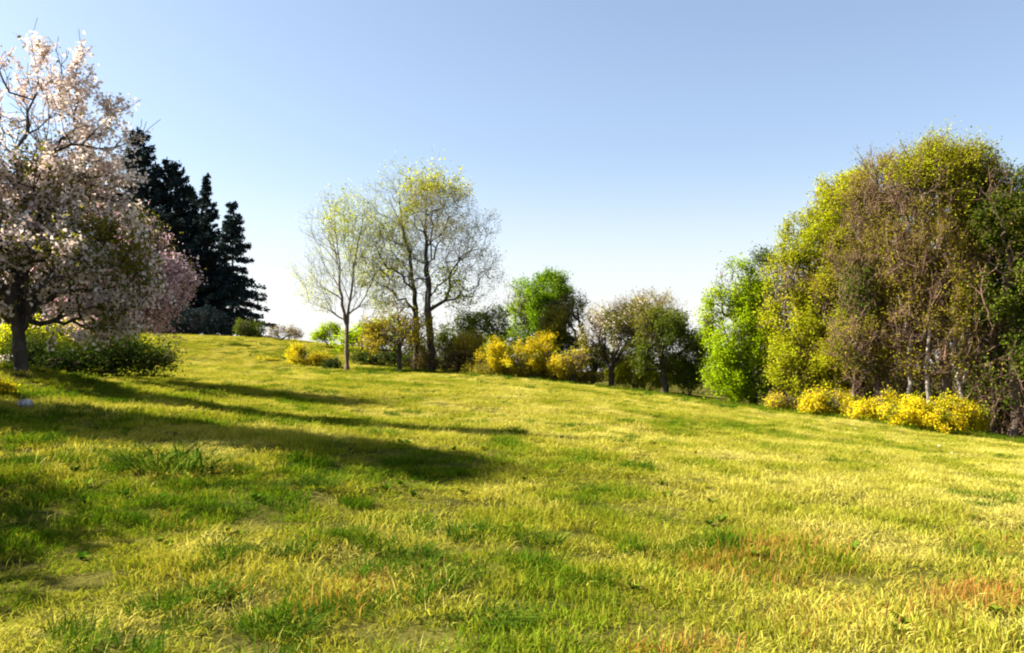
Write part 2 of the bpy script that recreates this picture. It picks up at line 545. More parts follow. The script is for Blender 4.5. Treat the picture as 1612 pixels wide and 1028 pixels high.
# ------------------------------------------------------------------ ground
def build_ground():
    n = 270; kk = 6.2
    s = np.linspace(-1, 1, n)
    ax = 800 * np.sinh(kk * s) / math.sinh(kk)
    ay = 14 + 800 * np.sinh(kk * s) / math.sinh(kk)
    X, Y = np.meshgrid(ax, ay)
    Z = zground(X, Y)
    V = np.stack([X, Y, Z], -1).reshape(-1, 3)
    i, j = np.meshgrid(np.arange(n - 1), np.arange(n - 1))
    a = (j * n + i).ravel()
    Q = np.stack([a, a + 1, a + n + 1, a + n], 1)
    m, N, L = new_mat('meadow_soil')
    ge = N.new('ShaderNodeNewGeometry')
    n1 = N.new('ShaderNodeTexNoise'); n1.inputs['Scale'].default_value = .9; n1.inputs['Detail'].default_value = 6
    n2 = N.new('ShaderNodeTexNoise'); n2.inputs['Scale'].default_value = 14; n2.inputs['Detail'].default_value = 4
    r1 = N.new('ShaderNodeValToRGB')
    r1.color_ramp.elements[0].position = .35; r1.color_ramp.elements[0].color = (.05, .05, .012, 1)
    r1.color_ramp.elements[1].position = .68; r1.color_ramp.elements[1].color = (.13, .12, .025, 1)
    mx = N.new('ShaderNodeMix'); mx.data_type = 'RGBA'; mx.blend_type = 'MULTIPLY'; mx.inputs[0].default_value = .7
    r2 = N.new('ShaderNodeValToRGB'); r2.color_ramp.elements[0].color = (.45, .42, .4, 1); r2.color_ramp.elements[1].color = (1, 1, 1, 1)
    bs = N.new('ShaderNodeBsdfDiffuse')
    bp = N.new('ShaderNodeBump'); bp.inputs['Strength'].default_value = .8; bp.inputs['Distance'].default_value = .05
    o = N.new('ShaderNodeOutputMaterial')
    L.new(ge.outputs['Position'], n1.inputs[0]); L.new(ge.outputs['Position'], n2.inputs[0])
    L.new(n1.outputs[0], r1.inputs[0]); L.new(n2.outputs[0], r2.inputs[0])
    L.new(r1.outputs[0], mx.inputs[6]); L.new(r2.outputs[0], mx.inputs[7]); L.new(mx.outputs[2], bs.inputs[0])
    L.new(n2.outputs[0], bp.inputs['Height']); L.new(bp.outputs[0], bs.inputs['Normal']); L.new(bs.outputs[0], o.inputs[0])
    o_ = link('ground', mesh_from('ground', V, quads=Q, mat=m, smooth=True))
    o_['kind'] = 'structure'
build_ground()

# ------------------------------------------------------------------ grass
G_STOPS = [(0, (.03, .075, .005)), (.28, (.085, .15, .006)), (.58, (.225, .225, .018)), (.84, (.35, .32, .045)), (1, (.43, .38, .09))]
M['grass'] = leaf_mat('grass', G_STOPS, .35, inst=True)
M['weed'] = leaf_mat('weed', [(0, (.03, .08, .006)), (.5, (.06, .13, .008)), (1, (.14, .19, .012))], .3, inst=True)
M['sorrel'] = leaf_mat('sorrel', [(0, (.26, .10, .03)), (.5, (.32, .17, .035)), (1, (.34, .25, .045))], .35, inst=True)
M['dry'] = leaf_mat('dry', [(0, (.24, .21, .03)), (.5, (.37, .33, .06)), (1, (.48, .44, .12))], .3, inst=True)
M['puff'] = leaf_mat('puff', [(0, (.5, .5, .45)), (1, (.8, .78, .7))], .3, inst=True)

def clump(name, nb, h, width, radius, lean, mat, rg, heads=0):
    V = []; T = []; Q = []; tn = []
    a = rg.uniform(0, 2 * math.pi, nb); rr = radius * np.sqrt(rg.uniform(0, 1, nb))
    bx = rr * np.cos(a); by = rr * np.sin(a)
    for i in range(nb):
        hh = h * rg.uniform(.5, 1.25); ww = width * rg.uniform(.6, 1.3)
        d = rg.uniform(0, 2 * math.pi) if rg.uniform() < .5 else a[i] + rg.normal() * .5
        ln = lean * rg.uniform(.2, 1.4) * hh
        f = rg.uniform(0, math.pi)
        sx, sy = math.cos(f) * ww / 2, math.sin(f) * ww / 2
        p0 = np.array([bx[i], by[i], -.03]); dx = np.array([math.cos(d), math.sin(d), 0])
        p1 = p0 + dx * ln * .35 + np.array([0, 0, hh * .6]); p2 = p0 + dx * ln + np.array([0, 0, hh * (1.0 - .25 * min(1, ln / hh))])
        s = np.array([sx, sy, 0]); k = len(V)
        V += [p0 - s * .7, p0 + s * .7, p1 - s, p1 + s, p2]
        Q.append((k, k + 1, k + 3, k + 2)); T.append((k + 2, k + 3, k + 4))
        tn += [rg.uniform()] * 5
    return mesh_from(name, np.array(V), quads=Q, tris=T, mat=mat, tint=tn)

def weed_clump(name, nb, ln, mat, rg):
    V = []; T = []; tn = []
    for i in range(nb):
        a = rg.uniform(0, 2 * math.pi); l = ln * rg.uniform(.6, 1.2); w = l * .28
        d = np.array([math.cos(a), math.sin(a), 0]); s = np.array([-d[1], d[0], 0]); up = rg.uniform(.7, 1.5)
        k = len(V)
        p = lambda t, ww, z: d * l * t + s * ww + np.array([0, 0, z * l])
        V += [p(0, 0, 0), p(.45, w, up * .5 + .05), p(.45, -w, up * .5 + .05), p(1, 0, up * .7)]
        T += [(k, k + 1, k + 2), (k + 1, k + 3, k + 2)]; tn += [rg.uniform()] * 4
    return mesh_from(name, np.array(V), tris=T, mat=mat, tint=tn)

def puff_mesh(name, mat, rg):
    V = []; T = []
    V += [np.array([-.004, 0, 0]), np.array([.004, 0, 0]), np.array([0, 0, .24])]; T.append((0, 1, 2))
    for i in range(14):
        d = unit(rg.normal(size=3)); c = np.array([0, 0, .25]) + d * .02; s = unit(np.cross(d, rg.normal(size=3))) * .016; t = np.cross(d, s)
        k = len(V); V += [c - s, c + s, c + t]; T.append((k, k + 1, k + 2))
    return mesh_from(name, np.array(V), tris=T, mat=mat, tint=[.5] * len(V))

def scatter_group(name, src_me, x, y, scale, tint, rg, height=None):
    """points on the ground, each carrying one clump (kind stuff)"""
    n = len(x)
    P = np.stack([x, y, zground(x, y)], 1).astype(np.float32)
    me = bpy.data.meshes.new(name)
    me.vertices.add(n); me.vertices.foreach_set('co', P.ravel())
    a = me.attributes.new('tint', 'FLOAT', 'POINT'); a.data.foreach_set('value', tint.astype(np.float32))
    a = me.attributes.new('size', 'FLOAT_VECTOR', 'POINT')
    hz = scale if height is None else height
    a.data.foreach_set('vector', np.stack([scale, scale, hz], 1).astype(np.float32).ravel())
    a = me.attributes.new('turn', 'FLOAT_VECTOR', 'POINT')
    rot = np.stack([rg.normal(size=n) * .12, rg.normal(size=n) * .12, rg.uniform(0, 6.28, n)], 1)
    a.data.foreach_set('vector', rot.astype(np.float32).ravel())
    src = bpy.data.objects.new(name + '_source', src_me)
    ng = bpy.data.node_groups.new(name, 'GeometryNodeTree')
    ng.interface.new_socket('Geometry', in_out='INPUT', socket_type='NodeSocketGeometry')
    ng.interface.new_socket('Geometry', in_out='OUTPUT', socket_type='NodeSocketGeometry')
    gi = ng.nodes.new('NodeGroupInput'); go = ng.nodes.new('NodeGroupOutput')
    mp = ng.nodes.new('GeometryNodeMeshToPoints')
    ip = ng.nodes.new('GeometryNodeInstanceOnPoints')
    oi = ng.nodes.new('GeometryNodeObjectInfo'); oi.inputs['Object'].default_value = src
    oi.inputs['As Instance'].default_value = True
    n1 = ng.nodes.new('GeometryNodeInputNamedAttribute'); n1.data_type = 'FLOAT_VECTOR'; n1.inputs[0].default_value = 'size'
    n2 = ng.nodes.new('GeometryNodeInputNamedAttribute'); n2.data_type = 'FLOAT_VECTOR'; n2.inputs[0].default_value = 'turn'
    ng.links.new(gi.outputs[0], mp.inputs[0]); ng.links.new(mp.outputs[0], ip.inputs['Points'])
    ng.links.new(oi.outputs['Geometry'], ip.inputs['Instance'])
    ng.links.new(n1.outputs[0], ip.inputs['Scale'])
    e2r = ng.nodes.new('FunctionNodeEulerToRotation')
    ng.links.new(n2.outputs[0], e2r.inputs[0]); ng.links.new(e2r.outputs[0], ip.inputs['Rotation'])
    ng.links.new(ip.outputs[0], go.inputs[0])
    o = link(name, me)
    md = o.modifiers.new('scatter', 'NODES'); md.node_group = ng
    o['kind'] = 'stuff'
    return o

def field_points(dens, ymin, ymax, tmax=.74, rg=rng):
    """random points in the camera's wedge of meadow, density dens(y) per square metre"""
    xs, ys = [], []
    edges = np.geomspace(ymin, ymax, 60)
    for a, b in zip(edges[:-1], edges[1:]):
        m = (a + b) / 2; w = tmax * b + 1.0
        n = int(dens(m) * (b - a) * 2 * w)
        xs.append(rg.uniform(-w, w, n)); ys.append(rg.uniform(a, b, n))
    return np.concatenate(xs), np.concatenate(ys)

def meadow_tint(x, y):
    """0 fresh green ... 1 straw, as the meadow is patched in the photo"""
    u = CX + x / y * F
    base = .70 + (fnoise(x * .16, y * .10, 21, 3) - .5) * .55 + (fnoise(x * .9, y * .6, 31, 3) - .5) * 1.0
    base = base + .09 * np.clip((u - 700) / 900, -.5, 1) - .03 * np.clip((9 - y) / 5, 0, 1) * (u < 900) + .10 * np.clip((y - 22) / 30, 0, 1)
    return base

def in_front(x, y):
    """keep the grass off the ground under the wood behind the tree line"""
    u = CX + x / y * F
    lim = np.interp(u, [-400, 250, 560, 600, 700, 960, 1130, 1300, 1560, 2200], [110, 110, 110, 82, 76, 70, 66, 60, 54, 50])
    return y < lim

def build_grass():
    rg = np.random.default_rng(11)
    lawn = clump('grass_clump', 90, .085, .0075, .20, .9, M['grass'], rg)
    x, y = field_points(lambda d: 50 * min(1, (9 / d)) ** .8, 2.4, 112)
    k = in_front(x, y) & ((fnoise(x * 3.4, y * 2.6, 63, 2) > .22 + .07 * (x < 0)) | (y > 30)); x, y = x[k], y[k]
    t = meadow_tint(x, y) + rg.normal(size=len(x)) * .07
    sc = (.8 + .5 * rg.uniform(size=len(x))) * np.clip((y / 9) ** .35, 1, 2.2)
    hum = fnoise(x * 1.5, y * 1.3, 44, 3)
    hgt = np.clip(.30 + 2.7 * (hum - .32), .42, 2.0) * (.85 + .3 * rg.uniform(size=len(x))) * np.clip((y / 25) ** .2, 1, 1.25)
    scatter_group('grass', lawn, x, y, sc, np.clip(t - (hum - .5) * .5, .02, 1.15), rg, hgt)
    # taller dark tussocks, gathered in patches
    tus = clump('tussock_clump', 130, .14, .007, .17, 1.2, M['grass'], rg)
    x, y = field_points(lambda d: 9.0 * min(1, (13 / d)) ** .9, 2.6, 95)
    pat = fnoise(x * 1.0, y * .62, 71, 3) + .10 * np.clip((500 - (CX + x / y * F)) / 500, -.8, 1) + .05 * (y < 9)
    k = in_front(x, y) & (pat > .61); x, y = x[k], y[k]
    scatter_group('tussock_grass', tus, x, y, .6 + .6 * rg.uniform(size=len(x)), np.clip(.10 + .13 * rg.normal(size=len(x)), 0, .4), rg)
    x, y = field_points(lambda d: .35, 45, 96)
    k = in_front(x, y) & (fnoise(x * .22, y * .12, 171, 3) > .56); x, y = x[k], y[k]
    scatter_group('ridge_grass', tus, x, y, 1.3 + 1.5 * rg.uniform(size=len(x)), np.clip(.10 + .12 * rg.normal(size=len(x)), 0, .35), rg)
    # straw-coloured seed stalks
    dry = clump('dry_clump', 22, .13, .005, .20, .8, M['dry'], rg)
    x, y = field_points(lambda d: 7 * min(1, (9 / d)) ** .8, 2.6, 100)
    pr = np.clip((meadow_tint(x, y) - .38) * 2.2, 0.02, .95)
    k = in_front(x, y) & (rg.uniform(size=len(x)) < pr); x, y = x[k], y[k]
    scatter_group('dry_grass', dry, x, y, .7 + .6 * rg.uniform(size=len(x)), rg.uniform(0, 1, len(x)), rg)
    # broad-leaved weeds
    wd = weed_clump('weed_clump', 26, .06, M['weed'], rg)
    x, y = field_points(lambda d: 1.6 * min(1, (9 / d)), 2.6, 60)
    k = in_front(x, y) & (fnoise(x * .7, y * .7, 91, 2) > .56) ; x, y = x[k], y[k]
    scatter_group('weeds', wd, x, y, .6 + .7 * rg.uniform(size=len(x)), rg.uniform(0, 1, len(x)), rg)
    # reddish sorrel patches low in the meadow
    so = clump('sorrel_clump', 14, .16, .007, .24, .7, M['sorrel'], rg)
    xs, ys = [], []
    for u, v, su, sv, n in [(1530, 935, 55, 14, 60), (1240, 872, 75, 22, 60), (1120, 885, 60, 22, 26), (1400, 960, 160, 40, 34), (1590, 850, 40, 25, 24), (1080, 1020, 60, 10, 12), (590, 920, 45, 16, 10), (270, 830, 20, 9, 5), (520, 945, 40, 12, 8), (330, 940, 60, 20, 6)]:
        uu = rg.normal(u, su * .8, n); vv = rg.normal(v, sv * .8, n)
        yy = EYE / np.tan(np.arctan((vv - CY) / F) - PITCH)
        for _ in range(6):
            xx = xcol(uu, yy); yy = (EYE - zsmooth(xx, yy)) / np.tan(np.arctan((vv - CY) / F) - PITCH)
        xs.append(xcol(uu, yy)); ys.append(yy)
    x, y = np.concatenate(xs), np.concatenate(ys)
    scatter_group('sorrel', so, x, y, .6 + .6 * rg.uniform(size=len(x)), rg.uniform(0, 1, len(x)), rg)
    # rank grass left standing along the foot of the hedge and the wood
    rank = clump('rank_clump', 60, .34, .012, .25, .9, M['grass'], rg)
    n = 1500
    u = rg.uniform(560, 1640, n); yb = np.interp(u, [560, 670, 806, 960, 1130, 1300, 1470, 1560, 1640], [66.5, 65.2, 62.5, 60.5, 57, 51, 46.6, 45.6, 44.5])
    yy = yb + np.abs(rg.normal(size=n)) * 1.1 - .5
    scatter_group('rank_grass', rank, xcol(u, yy), yy, .6 + .7 * rg.uniform(size=n), np.clip(.28 + .2 * rg.normal(size=n), 0, .9), rg)
    pf = puff_mesh('seed_head', M['puff'], rg)
    x, y = field_points(lambda d: .08 * min(1, (12 / d)), 8, 45)
    k = fnoise(x * .4, y * .4, 57, 2) > .55; x, y = x[k], y[k]
    scatter_group('seed_heads', pf, x, y, .8 + .5 * rg.uniform(size=len(x)), rg.uniform(0, 1, len(x)), rg)
build_grass()

# ------------------------------------------------------------------ conifers
def conifer(name, label, u, y, v_top, half_w, v_base, shape='spruce', n_br=110, group=None, lean=0.0, gap=0.0):
    SEED[0] += 1
    rg = np.random.default_rng(SEED[0])
    bx = xcol(u, y); bz = gz(bx, y)
    H = zrow(v_top, y) - bz
    Rm = half_w * y / F
    e = thing(name, label, 'conifer', (bx, y, bz), group)
    m = 12
    tz = np.linspace(-.3, H, m)
    wob = np.cumsum(rg.normal(size=(m, 2)) * .04, 0)
    T = np.stack([wob[:, 0] + lean * (tz / H) ** 1.5, wob[:, 1], tz], 1)
    tr = np.interp(tz, [0, H], [H * .014, .03])
    D = unit(np.gradient(T, axis=0))
    V, Q = frusta(T[:-1], T[1:], tr[:-1], tr[1:], D[:-1], D[1:], 8)
    link('trunk', mesh_from('trunk', V, quads=Q, mat=M['bark_dark'], smooth=True), e)
    zs = (zrow(v_base, y) - bz); zs = max(zs, H * .06)
    E0, E1, R0, R1, D0, D1 = [], [], [], [], [], []
    C, S, TN, NR, AX = [], [], [], [], []
    nw = max(8, n_br // 5)
    for w in range(nw):
        f = ((w + rg.uniform(-.3, .3)) / nw)
        f = min(max(f, 0), .985)
        z = zs + (H - zs) * f
        if shape == 'spruce': prof = (1 - f) ** .85 * (.75 + .35 * rg.uniform())
        else: prof = (min(1, (1 - f) * 2.2) ** .7) * (.6 + .4 * rg.uniform())
        if rg.uniform() < gap: continue
        a0 = rg.uniform(0, 6.28)
        nb = 6 if shape == 'spruce' else 5
        for b in range(nb):
            a = a0 + b * 6.283 / nb + rg.normal() * .25
            L = Rm * prof * rg.uniform(.45, 1.2) + .25
            d = np.array([math.cos(a), math.sin(a), 0])
            zb = min(max(z + rg.normal() * (H - zs) / nw * .9, .3), H * .995)
            p = np.array([np.interp(zb, tz, T[:, 0]), np.interp(zb, tz, T[:, 1]), zb])
            segs = 5; pts = [p]
            slope = (.25 if f > .6 else -.05) if shape == 'spruce' else rg.uniform(0, .45)
            for s in range(segs):
                t = (s + 1) / segs
                dz = slope - (.55 * t if shape == 'spruce' else .15 * t) + (.45 * t * t if shape == 'spruce' else .3 * t * t)
                pts.append(pts[-1] + (d + np.array([0, 0, dz]) + rg.normal(size=3) * .07) * L / segs)
            pts = np.array(pts)
            rr = np.linspace(.02 + L * .012, .012, segs + 1)
            DD = unit(np.gradient(pts, axis=0))
            E0.append(pts[:-1]); E1.append(pts[1:]); R0.append(rr[:-1]); R1.append(rr[1:]); D0.append(DD[:-1]); D1.append(DD[1:])
            ns = int(20 + L * (28 if shape == 'spruce' else 27))
            t = rg.uniform(.12 if shape == 'spruce' else .35, 1, ns) ** .8
            k = np.minimum((t * segs).astype(int), segs - 1); ff = t * segs - k
            cc = pts[k] + (pts[k + 1] - pts[k]) * ff[:, None]
            side = np.array([-d[1], d[0], 0])
            wd = (.10 + .30 * L * (1 - t) * .6 + .12)
            off = rg.normal(size=ns) * wd
            cc = cc + side * off[:, None] + np.array([0, 0, 1]) * (rg.normal(size=(ns, 1)) * (.16 if shape == 'spruce' else .30) - .12 * np.abs(off)[:, None])
            C.append(cc); S.append(rg.uniform(.3, .75, ns) * (1.08 if shape == 'spruce' else 1.38)); TN.append(np.clip(rg.normal(.45, .25, ns), 0, 1))
            NR.append(unit(rg.normal(size=(ns, 3)) * .5 + np.array([0, 0, .8])))
    V, Q = frusta(*[np.concatenate(q) for q in (E0, E1, R0, R1, D0, D1)], 3)
    tag(link('branchwork', mesh_from('branchwork', V, quads=Q, mat=M['bark_dark'], smooth=True), e), kind='stuff')
    C = np.concatenate(C)
    me = leaf_mesh('needles', C, np.concatenate(S), np.concatenate(TN), M['needle'], rg, aspect=.42, normals=np.concatenate(NR), fold=.06, droop=.15)
    tag(link('needles', me, e), kind='stuff')
    return e

GC = 'dark conifers behind the ridge'
conifer('pine_tree', 'tallest dark conifer with a ragged rounded top', 212, 140, 206, 82, 520, 'pine', 190, GC)
conifer('pine_tree', 'dark conifer peering out over the white blossom crown', 128, 146, 232, 85, 520, 'pine', 160, GC)
conifer('pine_tree', 'dark conifer with a sloping shoulder next to the tallest one', 262, 143, 252, 80, 520, 'pine', 170, GC, lean=.6)
conifer('spruce_tree', 'dark conifer filling the notch before the pointed spruce', 292, 150, 296, 62, 520, 'pine', 150, GC)
conifer('spruce_tree', 'pointed narrow spruce rising between two broader conifers', 322, 136, 276, 46, 522, 'spruce', 150, GC, gap=.12)
conifer('spruce_tree', 'spruce at the end of the conifers with open drooping tiers', 364, 134, 318, 68, 520, 'spruce', 190, GC, gap=.22)
conifer('pine_tree', 'low dark conifer filling the space below the pointed spruce', 306, 145, 372, 66, 522, 'pine', 110, GC)
conifer('pine_tree', 'broad low conifer between the tall ones and the pink blossom', 240, 132, 330, 85, 524, 'pine', 150, GC)
conifer('pine_tree', 'dark conifer hidden deep behind the white blossom', 60, 142, 250, 90, 520, 'pine', 130, GC)

# ------------------------------------------------------------------ blossom trees by the meadow
tree('blossom_tree', 'large apple tree in white blossom with dark forked trunk', 'blossom tree', 35, 17,
     [(-80, 330, 215, 170, 1.3, 1.0), (20, 420, 150, 95, .4, 1.1), (150, 440, 85, 85, .4, .8), (60, 270, 110, 95, 1.0, .8), (-40, 130, 130, 110, 1.2, .34), (95, 185, 80, 40, .9, .16), (-150, 440, 150, 100, 1.3, .8), (110, 500, 85, 40, .2, .7), (160, 380, 55, 45, .6, .8)],
     trunks=[[(35, 590), (30, 540), (22, 490, -.1), (-10, 420), (-60, 330), (-90, 230)], [(35, 590), (30, 530), (60, 470, -.4), (120, 400, -.5)], [(35, 590), (30, 530), (10, 420, .5), (40, 320, .6), (60, 230, .5)]],
     n=750, bf=.35, base_r=.17, tip_r=.006, twigs=((2, .5), (1, .3)), limbs=8, bark=('bark_dark', 'bark_dark'), thin=.016, L=.35, jit=.10, depth=.65,
     leaves=(LF(15000, .09, 'leaf_apple', clump=1.3, gap=.44, spread=.09, seed=3, rmax=.014, where=lambda p: np.clip((5.2 - p[:, 2]) * .6, .08, 1)), LF(46000, .076, 'blossom_white', 'blossom', clump=1.5, gap=.44, spread=.06, seed=8, rmax=.014, aspect=.9)))
tree('blossom_tree', 'pink blossom tree showing behind the white apple crown', 'blossom tree', 175, 27,
     [(205, 405, 55, 70, 0, 1), (245, 455, 52, 45, 0, 1), (150, 420, 90, 95, .4, 1), (190, 480, 85, 50, .4, .7)],
     n=520, bf=.35, base_r=.16, tip_r=.008, twigs=((2, .5), (1, .35)), limbs=4, bark=('bark_dark', 'bark_dark'), thin=.02, L=.5, jit=.09,
     leaves=(LF(4500, .075, 'leaf_apple', clump=.9, gap=.42, spread=.13, rmax=.02), LF(34000, .075, 'blossom_pink', 'blossom', clump=1.1, gap=.40, spread=.12, seed=14, rmax=.02, aspect=.9)))
# unseen trees just outside the picture that throw their shade into it
def shade_tree(label, x, y, lobes, nl):
    """lobes in metres: (dx, dy, height, half width, half height)"""
    S = y / F; u = CX + x / S; z0 = gz(x, y)
    row = lambda h: CY - F * math.tan(math.atan((z0 + h - EYE) / y) - PITCH)
    cr = [(u + dx / S, (row(h + rv) + row(h - rv)) / 2, rh / S, rv / S, dy, 1) for dx, dy, h, rh, rv in lobes]
    return tree('apple_tree', label, 'tree', u, y, cr, n=320, bf=.35, base_r=.17, tip_r=.012, twigs=((2, .5),), bark=('bark_dark', 'bark_dark'), L=.6,
                leaves=(LF(nl // 2, .25, 'leaf_apple', clump=.8, gap=.1, spread=.3, rmax=.03),))
shade_tree('unseen tall narrow tree added to throw the long thin shadow', -15.2, 12.9, [(0, 0, 3.7, 1.0, 1.7), (0, .1, 5.7, 1.05, 1.8), (0, 0, 7.6, .9, 1.5)], 40000)  # added out of view, crown kept dense so the long shadow falls crisp
shade_tree('apple tree beside the meadow throwing shade across the near grass', -12.5, 7.3, [(0, 0, 3.3, 2.3, 1.5), (1.0, .3, 2.8, 1.8, 1.2), (-1.2, -.2, 3.2, 1.9, 1.3)], 30000)

# ------------------------------------------------------------------ the trees on the brow
oak = ('bark_dark', 'twig_grey')
tree('slender_tree', 'slender almost leafless tree with a forked grey trunk', 'tree', 546, 66,
     [(545, 400, 62, 85, 0, 1), (520, 350, 40, 45, 0, .7), (575, 370, 35, 55, 0, .8), (505, 440, 42, 60, 0, .6), (590, 450, 30, 55, 0, .5), (532, 325, 18, 22, 0, .8)],
     trunks=[[(546, 584), (546, 545), (545, 520), (551, 470), (556, 420), (566, 370), (570, 340)], [(546, 584), (546, 525), (538, 480), (534, 430), (528, 370), (526, 330)]],
     n=230, bf=.62, base_r=.18, tip_r=.0048, twigs=((2, .9), (2, .55), (1, .4)), limbs=7, bark=('bark_brown', 'twig_grey'), thin=.03, L=.8, jit=.05, up=.4,
     leaves=(LF(8500, .11, 'leaf_yellow_green', clump=.35, gap=.42, spread=.18, floor=.08),
             LF(700, .17, 'leaf_yellow_green', 'young_foliage', clump=.4, gap=.3, spread=.3, where=lambda p: ((p[:, 2] > 10.6) & (np.abs(p[:, 0] + .65) < 1.2)) * 1.0)))
tree('tall_tree', 'tallest bare oak of the brow with one straight dark trunk', 'tree', 679, 66,
     [(672, 330, 62, 62, 0, 1), (710, 370, 62, 60, 0, 1.1), (735, 420, 46, 50, 0, 1), (675, 290, 30, 28, 0, .9), (640, 400, 50, 70, .5, .7), (690, 430, 70, 50, 0, .7), (735, 465, 38, 22, 0, .6)],
     trunks=[[(679, 588), (677, 540), (673, 490), (674, 440), (671, 390), (670, 340), (672, 300)]],
     n=430, bf=.38, base_r=.27, tip_r=.0048, twigs=((2, .9), (2, .55), (1, .4)), limbs=10, bark=('bark_dark', 'twig_grey'), thin=.035, L=.8, jit=.08,
     leaves=(LF(15000, .11, 'leaf_olive', clump=.3, gap=.44, spread=.18, floor=.1),
             LF(1500, .19, 'leaf_yellow_green', 'young_foliage', clump=.5, gap=.3, spread=.3, where=lambda p: (p[:, 2] > 13.6) * 1.0),
             LF(900, .19, 'leaf_yellow_green', 'low_foliage', clump=.5, gap=.3, spread=.3, where=lambda p: ((np.hypot(p[:, 0] - 1.3, p[:, 2] - 6.2) < 1.6)) * 1.0)))
tree('tall_tree', 'bare oak leaning away from the tallest trunk beside it', 'tree', 655, 67.5,
     [(610, 340, 42, 55, 0, 1), (640, 320, 40, 50, 0, .8), (610, 420, 52, 55, 0, 1), (640, 460, 50, 40, 0, .6), (598, 385, 30, 40, 0, .8)],
     trunks=[[(655, 588), (655, 540), (654, 500), (653, 460), (645, 410), (634, 360), (628, 320)]],
     n=260, bf=.42, base_r=.21, tip_r=.0048, twigs=((2, .9), (2, .55), (1, .4)), limbs=8, bark=('bark_dark', 'twig_grey'), thin=.035, L=.8, jit=.08,
     leaves=(LF(13000, .11, 'leaf_yellow_green', clump=.35, gap=.44, spread=.18, floor=.08),
             LF(900, .18, 'leaf_yellow_green', 'young_foliage', clump=.5, gap=.4, spread=.3, where=lambda p: (np.hypot(p[:, 0] + 2.4, p[:, 2] - 9.2) < 1.8) * 1.0)))
tree('young_oak', 'young oak with amber spring leaves below the tall bare trees', 'tree', 630, 65,
     [(625, 525, 48, 30, 0, 1), (590, 530, 30, 26, 0, .8), (655, 520, 26, 28, 0, .6), (630, 490, 24, 20, 0, .4)],
     n=300, bf=.38, base_r=.17, tip_r=.012, twigs=((3, .6),), limbs=5, bark=('bark_dark', 'bark_brown'), L=.6, jit=.08,
     leaves=(LF(4200, .17, 'leaf_orange', clump=.5, gap=.40, spread=.22),))

def shrub(name, label, cat, u, y, crowns, leaves, n=220, bf=.25, base_r=.06, bark=('bark_dark', 'bark_brown'), group=None, twigs=((2, .35),), stems=5, L=.5, up=.25):
    SEED[0] += 1
    rg = np.random.default_rng(SEED[0] + 5000)
    c = max(crowns, key=lambda c: c[2] * c[3])
    tr = []
    vb = [0]
    bx = xcol(u, y); bz = gz(bx, y)
    vbase = CY - F * math.tan(math.atan((bz - EYE) / y) - PITCH)
    for s in range(stems):
        t = (s + .5) / stems
        cc = crowns[s % len(crowns)]
        tu = cc[0] + cc[2] * rg.uniform(-.5, .5)
        dy = rg.normal() * cc[2] * y / F * .4
        tr.append([(u, vbase), ((u + tu) / 2 + rg.normal() * 2, (vbase + cc[1]) / 2, dy * .5), (tu, cc[1], dy)])
    return tree(name, label, cat, u, y, crowns, trunks=tr, n=n, bf=bf, base_r=base_r, tip_r=.009, twigs=twigs, leaves=leaves, bark=bark, group=group, thin=.2, L=L, jit=.1, up=up)

def broom(label, u, y, crowns, nf=6000, group='yellow flowering bushes', size=.13):
    return shrub('yellow_bush', label, 'bush', u, y, crowns,
                 (LF(int(nf * 1.5), size * .8, 'flower_yellow', 'blossom', clump=1.2, gap=.42, spread=.12, rmax=.05, aspect=.75),
                  LF(nf // 2, size, 'leaf_yellow_green', 'foliage', clump=.8, gap=.3, spread=.18, rmax=.05)), group=group, twigs=((3, .40), (1, .22)), up=.4)

# yellow bushes
broom('large rounded yellow bush in full flower at the foot of the dark wood', 1470, 47.5, [(1470, 658, 58, 24), (1520, 664, 38, 22), (1425, 654, 36, 22), (1548, 672, 16, 12), (1490, 640, 22, 10)], 11000)
broom('upright yellow bush between the large yellow one and the lower one', 1385, 49.5, [(1385, 652, 32, 17), (1398, 632, 13, 11), (1420, 650, 22, 18), (1358, 650, 20, 12)], 5200)
broom('yellow bush with a dark gap beneath, under the lime green tree', 1305, 52, [(1315, 638, 36, 15), (1285, 638, 27, 15), (1340, 645, 18, 12)], 5200)
broom('low pale yellow bush at the edge of the lime green trees', 1243, 54.5, [(1225, 636, 18, 9), (1255, 642, 20, 9)], 1500)
broom('bright yellow bush in the hedge under the round green tree', 820, 62.8, [(815, 565, 48, 24), (782, 560, 24, 20), (857, 560, 26, 30)], 8500)
broom('amber yellow bush beside the dark apple trunks', 905, 61.6, [(905, 570, 18, 15), (885, 575, 15, 12)], 1800)
broom('yellow bush on the slope beside the slender tree', 485, 70, [(485, 572, 30, 14), (470, 560, 12, 14), (505, 570, 15, 11)], 3600)
broom('low yellow bush higher up the open slope', 420, 72, [(418, 574, 22, 9), (435, 578, 12, 6)], 1500)
shrub('yellow_bush', 'golden bush at the shaded edge of the meadow, by the blossom trunk', 'bush', -6, 14.2, [(2, 618, 18, 16), (-25, 614, 26, 20)],
      (LF(3000, .045, 'flower_yellow', 'blossom', clump=2, gap=.42, spread=.04, rmax=.05), LF(1500, .05, 'leaf_yellow_green', 'foliage', clump=2, gap=.3, spread=.05, rmax=.05)), group='yellow flowering bushes', twigs=((2, .10),), base_r=.02, L=.15)

